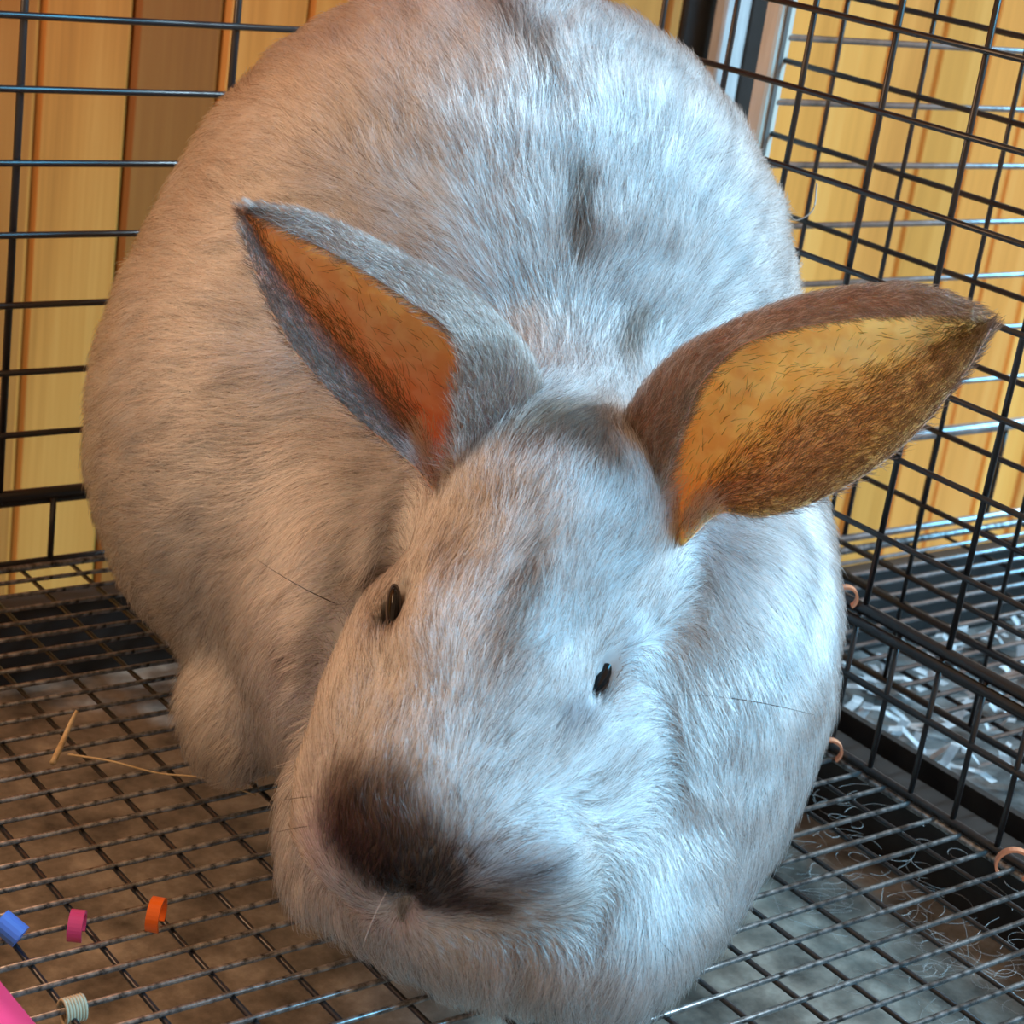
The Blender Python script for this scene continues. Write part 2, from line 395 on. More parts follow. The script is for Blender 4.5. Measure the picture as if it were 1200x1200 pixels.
# ears: four guide curves each, from the base to the tip, as (pixel x, pixel y, depth)
def cat(P, t):
    """Catmull-Rom through the rows of P at parameters t in 0..1"""
    n = len(P) - 1; x = np.clip(np.asarray(t) * n, 0, n - 1e-9); i = x.astype(int); f = (x - i)[:, None]
    Q = np.concatenate([[2 * P[0] - P[1]], P, [2 * P[-1] - P[-2]]])
    a, b, c, d = Q[i], Q[i + 1], Q[i + 2], Q[i + 3]
    return 0.5 * (2 * b + (c - a) * f + (2 * a - 5 * b + 4 * c - d) * f ** 2 + (3 * b - a - 3 * c + d) * f ** 3)
EAR_R = dict(
    A=[(800, 640, .672), (842, 602, .662), (890, 606, .655), (950, 590, .652), (1020, 552, .650), (1078, 503, .650), (1130, 438, .652), (1161, 386, .655)],
    B=[(785, 630, 0.6788), (815, 575, 0.6848), (860, 530, 0.6848), (905, 490, 0.6836), (965, 455, 0.6800), (1035, 425, 0.6740), (1100, 400, 0.6668), (1159, 380, 0.6590)],
    D=[(765, 610, 0.6802), (770, 540, 0.6895), (800, 470, 0.6912), (850, 425, 0.6895), (915, 390, 0.6845), (990, 365, 0.6774), (1080, 352, 0.6686), (1152, 370, 0.6593)],
    C=[(745, 600, 0.6816), (722, 555, 0.6886), (738, 487, 0.6900), (787, 424, 0.6872), (862, 381, 0.6816), (952, 349, 0.6746), (1062, 337, 0.6648), (1143, 360, 0.6578)],
    E=[(755, 625, .672), (772, 588, .672), (798, 510, .670), (822, 448, .668), (873, 402, .665), (957, 379, .660), (1055, 369, .657), (1140, 370, .655)])
EAR_L = dict(
    A=[(520, 590, .668), (482, 543, .662), (425, 496, .660), (372, 443, .660), (333, 392, .662), (303, 330, .664), (287, 280, .667), (281, 248, .670)],
    B=[(525, 580, 0.6740), (500, 500, 0.6848), (460, 445, 0.6878), (420, 395, 0.6878), (380, 350, 0.6848), (335, 305, 0.6800), (304, 268, 0.6740), (283, 246, 0.6674)],
    D=[(545, 575, 0.6774), (560, 490, 0.6895), (540, 415, 0.6917), (495, 365, 0.6906), (440, 325, 0.6867), (375, 285, 0.6813), (322, 258, 0.6752), (286, 243, 0.6670)],
    C=[(570, 575, 0.6781), (606, 532, 0.6816), (632, 468, 0.6830), (606, 404, 0.6816), (541, 341, 0.6802), (452, 292, 0.6767), (366, 253, 0.6725), (292, 240, 0.6676)],
    E=[(545, 590, .668), (532, 548, .662), (535, 470, .660), (535, 400, .660), (478, 352, .661), (410, 308, .664), (340, 272, .667), (287, 246, .669)])
def build_ear(G, tip=0.0, low=0.0, thick=0.0022, ns=56, nt=44):
    s = np.linspace(0, 1, ns); rows = []
    for k in 'ABDCE':
        rows.append(cat(np.array([at(q[0], q[1], q[2] + HD + tip * j / 7 + (low if k == 'A' else 0) * min(1, j / 3)) for j, q in enumerate(G[k])]), s))
    rows = np.stack(rows, 0)                              # 5, ns, 3
    t = np.linspace(0, 1, nt)
    P = np.stack([cat(rows[:, i], t) for i in range(ns)], 0)      # ns, nt, 3
    n = np.cross(np.gradient(P, axis=0), np.gradient(P, axis=1)); n = unit(n)
    # make normals point into the cup (towards the lens at the middle)
    mid = n[ns // 2, nt // 3]
    if np.dot(mid, RW2C[2]) > 0: n = -n
    tt = thick * (1.15 - 0.7 * s)[:, None, None] * np.clip(np.minimum(t, 1 - t) * 9 + 0.35, 0, 1)[None, :, None]
    inner, outer = P + n * tt * 0.5, P - n * tt * 0.5
    V = np.concatenate([inner.reshape(-1, 3), outer.reshape(-1, 3)]); M = ns * nt
    f = []
    I = np.arange(ns - 1)[:, None] * nt + np.arange(nt - 1)[None, :]; I = I.ravel()
    q = np.stack([I, I + 1, I + nt + 1, I + nt], 1)
    # orientation of the inner sheet
    fn = np.cross(V[q[0, 1]] - V[q[0, 0]], V[q[0, 3]] - V[q[0, 0]])
    if np.dot(fn, n[0, 0]) < 0: q = q[:, ::-1]
    f.append(q); f.append(q[:, ::-1] + M)
    j = np.arange(ns - 1) * nt
    for e in (0, nt - 1): f.append(np.stack([j + e, j + e + nt, j + e + nt + M, j + e + M], 1))
    k = np.arange(nt - 1)
    for e in (0, (ns - 1) * nt): f.append(np.stack([e + k, e + k + 1, e + k + 1 + M, e + k + M], 1))
    Nn = np.concatenate([n.reshape(-1, 3), -n.reshape(-1, 3)])
    S = np.tile(np.repeat(s, nt), 2); T = np.tile(np.tile(t, ns), 2)
    return V, np.concatenate(f), Nn, S, T, M
EAR_DATA = [build_ear(EAR_R, -0.035, -0.006), build_ear(EAR_L)]
EARS = [(e[0], e[1], e[2]) for e in EAR_DATA]
BOX_LO = np.array([0.24, 0.28, -0.005]); BOX_HI = np.array([0.68, 0.80, 0.31])
BV, BF, BN = surface_nets(body_sdf, BOX_LO, BOX_HI, 0.0035)
# ---- coat colour
def hit(px, py): 
    p = ray_hit(body_sdf, px, py); return p if p is not None else at(px, py, 0.7)
C_BASE = np.array([0.66, 0.68, 0.70])
PATCH = []       # from, to, radius, colour, strength : markings of the coat and the painted shade of its fold
def patch(a, b, r, col, s=1.0):
    PATCH.append((hit(*a), hit(*b), r * 0.00029, np.array(col), s))
DK = (0.050, 0.036, 0.030)
patch((415, 970), (455, 1015), 46, DK, 1.0)
patch((600, 1038), (635, 1030), 26, (0.17, 0.17, 0.18), 0.6)
patch((455, 1000), (515, 1030), 40, DK, 0.97)
patch((395, 925), (420, 960), 32, (0.12, 0.085, 0.068), 0.65)
patch((450, 930), (500, 985), 38, (0.15, 0.12, 0.10), 0.65)
patch((500, 1058), (575, 1062), 20, (0.09, 0.075, 0.07), 0.95)
patch((560, 1005), (640, 1025), 30, (0.26, 0.25, 0.26), 0.55)
patch((650, 515), (715, 545), 30, (0.24, 0.19, 0.15), 0.85)
patch((600, 520), (640, 500), 30, (0.30, 0.24, 0.19), 0.7)
patch((452, 680), (455, 745), 34, (0.20, 0.15, 0.12), 0.7)            # round the eyes
patch((510, 650), (530, 660), 30, (0.32, 0.26, 0.21), 0.5)
patch((690, 838), (665, 850), 20, (0.24, 0.24, 0.26), 0.75)
patch((735, 745), (740, 775), 16, (0.28, 0.28, 0.30), 0.55)
patch((632, 640), (618, 690), 16, (0.34, 0.28, 0.24), 0.75)           # stripe on the forehead
patch((605, 700), (585, 770), 22, (0.34, 0.28, 0.24), 0.75)
patch((640, 490), (690, 500), 46, (0.22, 0.18, 0.14), 0.85)            # nape
patch((560, 590), (610, 580), 24, (0.34, 0.28, 0.22), 0.6)
patch((590, 15), (625, 60), 28, (0.24, 0.19, 0.16), 0.75)              # back
patch((640, 75), (650, 100), 24, (0.26, 0.21, 0.18), 0.65)
patch((680, 225), (678, 300), 19, (0.20, 0.165, 0.14), 0.85)
patch((745, 390), (735, 420), 22, (0.20, 0.165, 0.14), 0.85)
patch((345, 760), (350, 980), 15, (0.34, 0.29, 0.27), 0.7)            # shade in the fold of the ruff, put into the coat colour
patch((600, 1090), (700, 1030), 40, (0.45, 0.40, 0.36), 0.5)
patch((620, 1110), (640, 1150), 34, (0.45, 0.40, 0.36), 0.4)
patch((230, 860), (280, 890), 40, (0.46, 0.40, 0.32), 0.6)
# smooth random fields
class Field:
    def __init__(self, freq, n=7, seed=1):
        g = np.random.default_rng(seed); self.k = unit(g.normal(size=(n, 3))) * freq * g.uniform(0.6, 1.7, (n, 1)); self.p = g.uniform(0, 6.28, n)
    def __call__(self, P): return np.sin(P @ self.k.T + self.p).mean(1) * 1.9
F1, F2, F3, F4 = Field(95, seed=3), Field(240, seed=4), Field(40, seed=5), Field(700, seed=6)
def coat(P):
    c = np.tile(C_BASE, (len(P), 1)) * (1 + 0.07 * F3(P) + 0.05 * F1(P))[:, None]
    for a, b, r, col, s in PATCH:
        ab = b - a; t = np.clip(((P - a) @ ab) / max(ab @ ab, 1e-9), 0, 1)
        d = np.linalg.norm(P - a - t[:, None] * ab, axis=1) * (1 + 0.18 * F2(P))
        w = s * np.clip(1.35 - d / r * 0.85, 0, 1) ** 1.2
        c = c * (1 - w[:, None]) + col * w[:, None]
    return c
def head_weight(P):
    d = None
    for (c, r, A, k) in PRIMS[N_BODY:N_BODY + 9]:
        e = ell(P, c, r, A); d = e if d is None else np.minimum(d, e)
    return np.clip(1.15 - d / 0.012, 0, 1)
P_NOSE, P_NECK, P_CHIN = hit(478, 1035), at(655, 610, 0.70), at(560, 1010, 0.66)
EYES = [(hit(472, 714) * 0.5 + hit(450, 716) * 0.5, 0), (hit(707, 790), 1)]
def flow(P, Nn):
    hw = head_weight(P)[:, None]
    dh = unit(P - P_NOSE) + np.array([0, 0, 0.05])
    db = unit(P - P_NECK) * 1.0 + np.array([0, 0, -0.42])
    low = np.clip((0.10 - P[:, 2]) / 0.05, 0, 1)[:, None]
    db = db * (1 - 0.45 * low) + np.array([0, 0, -1.0]) * 0.45 * low
    d = dh * hw + db * (1 - hw)
    d = d - Nn * (d * Nn).sum(1)[:, None]
    return unit(d), hw[:, 0]
def sample(V, Fq, Nv, n, rng):
    T = np.concatenate([Fq[:, [0, 1, 2]], Fq[:, [0, 2, 3]]])
    a = np.linalg.norm(np.cross(V[T[:, 1]] - V[T[:, 0]], V[T[:, 2]] - V[T[:, 0]]), axis=1)
    i = rng.choice(len(T), n, p=a / a.sum())
    r1, r2 = np.sqrt(rng.random(n)), rng.random(n); w = np.stack([1 - r1, r1 * (1 - r2), r1 * r2], 1)[:, :, None]
    return (V[T[i]] * w).sum(1), unit((Nv[T[i]] * w).sum(1)), T[i], w
def strands(P, Nn, D, L, lift, rng, npt=5, wig=0.06, bend=0.55):
    n = len(P); S = np.linspace(0, 1, npt)[None, :, None]
    side = np.cross(Nn, D)
    sa, ca = np.sin(lift)[:, None, None], np.cos(lift)[:, None, None]
    w = rng.normal(0, wig, (n, 1, 1))
    X = P[:, None, :] + L[:, None, None] * (D[:, None, :] * S * ca + Nn[:, None, :] * sa * S * (1 - bend * S) + side[:, None, :] * w * S * S)
    return X
def rotate(D, Nn, ang):
    s = np.cross(Nn, D); return D * np.cos(ang)[:, None] + s * np.sin(ang)[:, None]
HAIR = dict(X=[], n=[], c=[], r=[])
def push(X, Nn, c, r): HAIR['X'].append(X); HAIR['n'].append(Nn); HAIR['c'].append(c); HAIR['r'].append(r)
def body_fur(n):
    rng = np.random.default_rng(11)
    P, Nn, _, _ = sample(BV, BF, BN, n, rng)
    keep = (P[:, 2] > 0.007) & (P[:, 0] < 0.5785) & (((P - CAM) * Nn).sum(1) < 0.35 * np.linalg.norm(P - CAM, axis=1))
    for c, k in EYES: keep &= np.linalg.norm((P - c) @ HEAD_A.T / np.array([0.0034, 0.0084, 0.012]), axis=1) > 1
    P, Nn = P[keep], Nn[keep]; n = len(P)
    D, hw = flow(P, Nn)
    D = rotate(D, Nn, 0.28 * F1(P) + 0.20 * F2(P) + rng.normal(0, 0.16, n))
    dn = np.linalg.norm(P - P_NOSE, axis=1)
    L = 0.0140 * (1 - hw) + (0.0045 + 0.0045 * np.clip((dn - 0.015) / 0.05, 0, 1)) * hw
    L = L * rng.uniform(0.65, 1.25, n) * (1 + 0.15 * F2(P))
    for c, k in EYES: L *= np.clip(np.linalg.norm(P - c, axis=1) / 0.018, 0.35, 1)
    lift = np.clip(0.31 + 0.10 * F2(P) + rng.normal(0, 0.10, n), 0.12, 0.9)
    X = strands(P, Nn, D, L, lift, rng)
    X[:, :, 2] = np.maximum(X[:, :, 2], 0.0015); X[:, :, 0] = np.minimum(X[:, :, 0], 0.5885)
    c = coat(P) * np.exp(rng.normal(0, 0.19, n))[:, None]
    dark = rng.random(n) < 0.13 + 0.10 * (F4(P) > 0.2) + 0.06 * hw
    c[dark] *= np.array([0.36, 0.32, 0.30])
    push(X, Nn, c, np.full(n, 0.000095) * rng.uniform(0.7, 1.25, n))
def ear_fur(E, n, seed):
    rng = np.random.default_rng(seed)
    V, Fq, Nn_, S, T, M = E
    P, Nn, Ti, w = sample(V, Fq, Nn_, n, rng)
    s = (S[Ti][:, :, None] * w).sum(1)[:, 0]; t = (T[Ti][:, :, None] * w).sum(1)[:, 0]
    outer = (Ti >= M).all(1)
    # tip-ward direction along the sheet
    Pg = V[:M].reshape(56, 44, 3); G = unit(np.gradient(Pg, axis=0)); Tg = unit(np.gradient(Pg, axis=1))
    ii, jj = np.clip((s * 55).round().astype(int), 0, 55), np.clip((t * 43).round().astype(int), 0, 43)
    D = G[ii, jj]; X_ = Tg[ii, jj]
    edge = np.minimum(t, 1 - t)
    band = np.clip(1 - (t - 0.05) / 0.24, 0, 1) + np.clip((s - 0.80) / 0.15, 0, 1) + np.clip((t - 0.86) / 0.1, 0, 1) * 0.8      # furred margin inside the cup
    keep = (outer & (rng.random(len(P)) < 0.16 + 0.84 * np.clip((t - 0.55) / 0.2, 0, 1) + 0.5 * (s > 0.8))) | ~outer & (rng.random(len(P)) < np.clip(band, 0.035, 1))
    keep &= s > 0.02
    P, Nn, D, X_, s, t, outer, edge, band = [q[keep] for q in (P, Nn, D, X_, s, t, outer, edge, band)]
    n = len(P)
    out_dir = np.where(t < 0.5, -1.0, 1.0)[:, None] * X_
    D = unit(D + out_dir * np.clip(0.55 - edge * 2, 0, 0.5)[:, None] + rng.normal(0, 0.16, (n, 3)))
    D = unit(D - Nn * (D * Nn).sum(1)[:, None])
    D = rotate(D, Nn, 0.35 * F2(P) + rng.normal(0, 0.2, n))
    L = np.where(outer, 0.0052, 0.0050) * rng.uniform(0.6, 1.3, n)
    tuft = (t > 0.80) & (s < 0.5); L = np.where(tuft, L * 1.5, L)
    lift = np.clip(0.42 + rng.normal(0, 0.16, n), 0.1, 1.0)
    X = strands(P, Nn, D, L, lift, rng, wig=0.1)
    c = np.tile(np.array([0.22, 0.19, 0.17]), (n, 1)) * np.exp(rng.normal(0, 0.30, n))[:, None]
    lt = rng.random(n) < 0.22; c[lt] = np.array([0.68, 0.67, 0.66]) * rng.uniform(0.75, 1.05, (lt.sum(), 1))
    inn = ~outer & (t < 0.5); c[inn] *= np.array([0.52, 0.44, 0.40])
    base = (s < 0.16) & (rng.random(n) < 0.6); c[base] = np.array([0.62, 0.62, 0.62]) * rng.uniform(0.7, 1.05, (base.sum(), 1)); X[base] = P[base][:, None] + (X[base] - P[base][:, None]) * 1.7
    push(X, Nn, c, np.full(n, 0.00008) * rng.uniform(0.7, 1.2, n))
body_fur(520000)
for q, E_ in enumerate(EAR_DATA): ear_fur(E_, 60000, 21 + q)
# ---- assemble
rabbit = empty('rabbit', tuple(O_BODY))
tag(rabbit, 'large pale grey rabbit with a dark nose and wide-spread ears, crouching on the mesh floor', 'rabbit')
nb = len(BV); verts = [BV]; faces = [BF]; cols = [coat(BV) * 0.80]; earm = [np.zeros(nb)]
for E_ in EAR_DATA:
    o = sum(len(v) for v in verts); verts.append(E_[0]); faces.append(E_[1] + o)
    S, T, M = E_[3], E_[4], E_[5]
    pink = np.array([0.97, 0.40, 0.36]) if E_ is EAR_DATA[0] else np.array([0.70, 0.36, 0.32]); grey = np.array([0.30, 0.26, 0.24])  # backlit glow painted into the right ear's pink, shade into the left's
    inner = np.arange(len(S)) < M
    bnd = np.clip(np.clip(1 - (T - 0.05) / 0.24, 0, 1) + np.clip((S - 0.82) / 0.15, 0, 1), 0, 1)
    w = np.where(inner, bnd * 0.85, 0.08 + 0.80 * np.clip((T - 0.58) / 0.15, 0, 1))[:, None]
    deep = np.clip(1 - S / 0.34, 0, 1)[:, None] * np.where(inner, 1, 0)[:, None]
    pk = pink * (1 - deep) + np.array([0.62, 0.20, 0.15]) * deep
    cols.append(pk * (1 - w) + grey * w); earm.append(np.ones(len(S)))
verts = np.concatenate(verts); faces = np.concatenate(faces); cols = np.concatenate(cols); earm = np.concatenate(earm)
body_me = bpy.data.meshes.new('body')
body_me.from_pydata((verts - O_BODY).tolist(), [], faces.tolist())
body_me.polygons.foreach_set('use_smooth', [True] * len(faces))
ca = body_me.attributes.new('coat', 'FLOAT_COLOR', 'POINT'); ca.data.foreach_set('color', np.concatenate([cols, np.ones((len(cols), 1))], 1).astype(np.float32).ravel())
ea = body_me.attributes.new('ear_mask', 'FLOAT', 'POINT'); ea.data.foreach_set('value', earm.astype(np.float32))
body_me.update()
mt, nt, bs = new_mat('rabbit_skin'); L = nt.links
a1 = N(nt, 'ShaderNodeAttribute', attribute_name='coat'); a2 = N(nt, 'ShaderNodeAttribute', attribute_name='ear_mask')
vein = N(nt, 'ShaderNodeTexNoise', Scale=55.0, Detail=5.0); vr = ramp(nt, [(0.40, (0.92, 0.78, 0.74)), (0.58, (1, 1, 1))]); L.new(vein.outputs['Fac'], vr.inputs['Fac'])
mul = N(nt, 'ShaderNodeMix', data_type='RGBA', blend_type='MULTIPLY'); L.new(a2.outputs['Fac'], mul.inputs['Factor'])
L.new(a1.outputs['Color'], mul.inputs['A']); L.new(vr.outputs['Color'], mul.inputs['B']); L.new(mul.outputs['Result'], bs.inputs['Base Color'])
L.new(a2.outputs['Fac'], bs.inputs['Subsurface Weight']); bs.inputs['Subsurface Radius'].default_value = (1.0, 0.50, 0.22); bs.inputs['Subsurface Scale'].default_value = 0.022
bs.inputs['Roughness'].default_value = 0.6; bs.inputs['Specular IOR Level'].default_value = 0.25
body_me.materials.append(mt)
body = link(bpy.data.objects.new('body', body_me), rabbit)
# ---- the fur
X = np.concatenate(HAIR['X']); HN = np.concatenate(HAIR['n']); HC = np.clip(np.concatenate(HAIR['c']), 0.004, 0.95) ** 1.6; HR = np.concatenate(HAIR['r'])
nh, npt = X.shape[:2]
hc = bpy.data.hair_curves.new('fur'); hc.add_curves([npt] * nh)
hc.attributes['position'].data.foreach_set('vector', (X - O_BODY).astype(np.float32).ravel())
ra = hc.attributes.get('radius') or hc.attributes.new('radius', 'FLOAT', 'POINT')
ra.data.foreach_set('value', (HR[:, None] * np.array([1.0, 1.0, 0.85, 0.6, 0.15])[None, :]).astype(np.float32).ravel())
at_c = hc.attributes.new('coat', 'FLOAT_COLOR', 'CURVE'); at_c.data.foreach_set('color', np.concatenate([HC, np.ones((nh, 1))], 1).astype(np.float32).ravel())
at_n = hc.attributes.new('skin_normal', 'FLOAT_VECTOR', 'CURVE'); at_n.data.foreach_set('vector', HN.astype(np.float32).ravel())
fm = bpy.data.materials.new('rabbit_fur'); fm.use_nodes = True; nt = fm.node_tree; nt.nodes.clear(); L = nt.links
out = N(nt, 'ShaderNodeOutputMaterial'); a1 = N(nt, 'ShaderNodeAttribute', attribute_name='coat'); a2 = N(nt, 'ShaderNodeAttribute', attribute_name='skin_normal')
ph = N(nt, 'ShaderNodeBsdfHairPrincipled'); ph.model = 'CHIANG'; ph.parametrization = 'COLOR'
L.new(a1.outputs['Color'], ph.inputs['Color'])
ph.inputs['Roughness'].default_value = 0.45; ph.inputs['Radial Roughness'].default_value = 0.75; ph.inputs['Coat'].default_value = 0.0
L.new(ph.outputs[0], out.inputs['Surface'])
hc.materials.append(fm)
fur = link(bpy.data.objects.new('fur', hc), rabbit); fur['kind'] = 'stuff'; fur['label'] = 'short pale grey fur'
# ---- eyes
M_EYE = plain('wet_dark_eye', (0.006, 0.004, 0.004), 0.10, 0, 0.35)
M_LID = plain('eyelid_rim', (0.07, 0.05, 0.045), 0.5)
def ellipsoid_vf(c, r, A, nu=24, nv=14):
    v, f = [], []
    for j in range(nv + 1):
        th = math.pi * j / nv
        for i in range(nu):
            ph = 2 * math.pi * i / nu
            q = np.array([r[0] * math.sin(th) * math.cos(ph), r[1] * math.sin(th) * math.sin(ph), r[2] * math.cos(th)])
            v.append(c + q @ A)
    for j in range(nv):
        for i in range(nu): f.append((j * nu + i, j * nu + (i + 1) % nu, (j + 1) * nu + (i + 1) % nu, (j + 1) * nu + i))
    return v, f
def turned(A, deg):
    t = math.radians(deg); c, s = math.cos(t), math.sin(t)
    return np.stack([A[0] * c + A[1] * s, -A[0] * s + A[1] * c, A[2]])
def torus_vf(c, a, b, r, A, nu=32, nv=6):
    v, f = [], []
    for i in range(nu):
        t = 2 * math.pi * i / nu; ct, st = math.cos(t), math.sin(t)
        for j in range(nv):
            p = 2 * math.pi * j / nv
            q = np.array([ct * (a + r * math.cos(p)), st * (b + r * math.cos(p)), r * math.sin(p)]); v.append(c + q @ A)
    for i in range(nu):
        for j in range(nv): f.append((i * nv + j, i * nv + (j + 1) % nv, ((i + 1) % nu) * nv + (j + 1) % nv, ((i + 1) % nu) * nv + j))
    return v, f
for (c, k), ang, ra_ in zip(EYES, (-16, 10), ((0.0020, 0.0076), (0.0026, 0.0076))):
    A = turned(HEAD_A, ang); cc = c - HEAD_A[2] * 0.0010 - O_BODY
    e = mesh_obj('eye', *ellipsoid_vf(cc, (ra_[0], ra_[1], 0.0042), A), mat=M_EYE, parent=rabbit, smooth=True); e['label'] = 'glossy dark eye'
    mesh_obj('eyelid', *torus_vf(cc - HEAD_A[2] * 0.001, ra_[0], ra_[1], 0.0006, A), mat=M_LID, parent=e, smooth=True)
# ---- whiskers: long thin hairs from the muzzle and brow
def tube_vf(pts, r0, r1, seg=5):
    pts = np.asarray(pts, float); n = len(pts); tg = unit(np.gradient(pts, axis=0)); ref = np.array([0.31, 0.2, 0.93]); v, f = [], []
    for i in range(n):
        a = unit(np.cross(tg[i], ref)); b = np.cross(tg[i], a); r = r0 + (r1 - r0) * i / (n - 1)
        for k in range(seg):
            t = 2 * math.pi * k / seg; v.append(pts[i] + r * (a * math.cos(t) + b * math.sin(t)))
    for i in range(n - 1):
        for k in range(seg): f.append((i * seg + k, i * seg + (k + 1) % seg, (i + 1) * seg + (k + 1) % seg, (i + 1) * seg + k))
    f.append(tuple(range(seg - 1, -1, -1))); f.append(tuple((n - 1) * seg + k for k in range(seg)))
    return v, f
M_WHISK = plain('whisker', (0.05, 0.04, 0.04), 0.35); M_WHISKW = plain('pale_whisker', (0.75, 0.72, 0.70), 0.35)
def whisker(p0, p1, p2, mat, r=0.00022):
    A, B, C = [np.asarray(q) for q in (p0, p1, p2)]; t = np.linspace(0, 1, 12)[:, None]
    mesh_obj('whisker', *tube_vf((1 - t) ** 2 * A + 2 * t * (1 - t) * B + t * t * C - O_BODY, r, r * 0.3), mat=mat, parent=rabbit, smooth=True)
whisker(hit(770, 815), at(850, 810, 0.625), at(955, 838, 0.63), M_WHISK)
whisker(hit(400, 710), at(350, 690, 0.635), at(300, 655, 0.65), M_WHISK)
whisker(hit(410, 935), at(370, 930, 0.60), at(330, 938, 0.60), M_WHISK)
whisker(hit(405, 965), at(365, 965, 0.60), at(325, 975, 0.60), M_WHISK)
whisker(hit(640, 1000), at(680, 1005, 0.60), at(790, 1120, 0.605), M_WHISK)
whisker(hit(600, 1020), at(660, 1060, 0.595), at(720, 1150, 0.60), M_WHISKW)
whisker(hit(475, 1010), at(440, 1060, 0.58), at(425, 1110, 0.59), M_WHISKW)
# ---------------- the neighbouring crate beyond the side panel
XN, YN, XE, Y1 = 0.672, 0.668, 1.22, 0.20
n2 = empty('wire_crate', (XN, Y1, 0))
tag(n2, 'neighbouring wire crate seen through the side panel on the right', 'crate')
def loc2(p): return (p[0] - XN, p[1] - Y1, p[2])
npanel = multi_rod('side_panel', [(loc2((XN, Y1, 0.0)), 1, YN - Y1, 0.0018), (loc2((XN, Y1, 0.038)), 1, YN - Y1, 0.0020)], M_BLACK, n2)
me_h = rod_mesh('neighbour_wire_level', 1, YN - Y1, 0.00135, M_BLACK)
me_v = rod_mesh('neighbour_wire_upright', 2, 0.40, 0.0011, M_BLACK)
zc = [on_plane(943, 77, 0, XN)[2] + k * 0.0345 for k in range(-7, 5)]
for z in zc: rod('wire', me_h, loc2((XN, Y1, z)), npanel)
for k in range(8): rod('wire', me_v, loc2((XN, 0.5827 - 0.052 * (k - 1), 0.0)), npanel)
nback = multi_rod('back_panel', [(loc2((XN, YN, 0.060)), 0, XE - XN, 0.0035), (loc2((XN, YN, 0.003)), 0, XE - XN, 0.0022)], M_GALV, n2)
me_h = rod_mesh('neighbour_back_level', 0, XE - XN, 0.0016, M_GALV)
me_v = rod_mesh('neighbour_back_upright', 2, 0.060, 0.0014, M_BLACK)
zb0 = on_plane(945, 45, 1, YN)[2]; zb1 = on_plane(930, 120, 1, YN)[2]
for k in range(-2, 8):
    z = zb0 + (zb1 - zb0) * k
    if z > 0.07: rod('wire', me_h, loc2((XN, YN, z)), nback)
for k in range(9): rod('wire', me_v, loc2((XN + 0.055 + k * 0.06, YN + 0.002, 0.0)), nback)
# corner post of pale wood, with a groove
v, f = box_vf(-0.0050, 0.0062, -0.005, 0.005, -0.1, 0.50, 0.0012)
mesh_obj('corner_post', [tuple(np.array(q) + np.array(loc2((XN - 0.004, YN + 0.004, 0)))) for q in v], f, M_PALE, n2)
v, f = box_vf(-0.0012, 0.0012, -0.0062, -0.0048, -0.1, 0.50)
mesh_obj('post_trim', [tuple(np.array(q) + np.array(loc2((XN - 0.004, YN + 0.004, 0)))) for q in v], f, plain('grey_strip', (0.16, 0.15, 0.14), 0.6), n2)
nfloor = multi_rod('floor_mesh', [(loc2((XN, YN - 0.008, 0.0)), 0, XE - XN, 0.0022)], M_FLOORWIRE, n2)
me_x = rod_mesh('neighbour_floor_long', 0, XE - XN, 0.0012, M_GALV)
me_y = rod_mesh('neighbour_floor_cross', 1, YN - Y1, 0.0011, M_BLACK)
y = YN - 0.022
while y > Y1 + 0.02:
    rod('wire', me_x, loc2((XN, y, 0.0)), nfloor); y -= 0.0137
for k in range(16): rod('wire', me_y, loc2((XN + 0.02 + k * 0.034, Y1, -0.0022)), nfloor)
tray2 = open_tray('litter_tray', XN - 0.006, XE, Y1 - 0.01, YN + 0.006, -0.075, -0.022, 0.004, M_TRAY,
                  speckled('papered_tray_bottom', (0.06, 0.055, 0.05), (0.20, 0.19, 0.18), 22, 0.8, detail=8, c2=(0.42, 0.42, 0.42), spread=(0.38, 0.66)))
tag(tray2, 'black tray strewn with paper shreds under the neighbouring crate on the right', 'tray')
# shredded paper lying in that tray
rng = np.random.default_rng(5); V, Fc = [], []
for i in range(420):
    c = np.array([rng.uniform(XN + 0.01, XE - 0.1), rng.uniform(0.30, YN - 0.02), -0.071 + rng.uniform(0, 0.014)])
    a = rng.uniform(0, 6.28); d = np.array([math.cos(a), math.sin(a), 0]); s = np.array([-math.sin(a), math.cos(a), 0]); ln, wd = rng.uniform(0.012, 0.032), rng.uniform(0.0016, 0.0038)
    b = len(V); up = rng.uniform(0.001, 0.006); ph = rng.uniform(0, 6)
    for k in range(5):
        q = c + d * ln * (k / 4 - 0.5) + np.array([0, 0, up * (1 + math.sin(ph + k * 1.3))]) + s * 0.003 * math.sin(ph + k)
        V += [q + s * wd, q - s * wd]
    Fc += [(b + 2 * k, b + 2 * k + 1, b + 2 * k + 3, b + 2 * k + 2) for k in range(4)]
sh = mesh_obj('paper_shreds', V, Fc, speckled('shredded_paper', (0.55, 0.55, 0.56), (0.86, 0.87, 0.88), 120, 0.8))
tag(sh, 'scattered white paper shreds in the tray of the neighbouring crate', 'paper', kind='stuff')
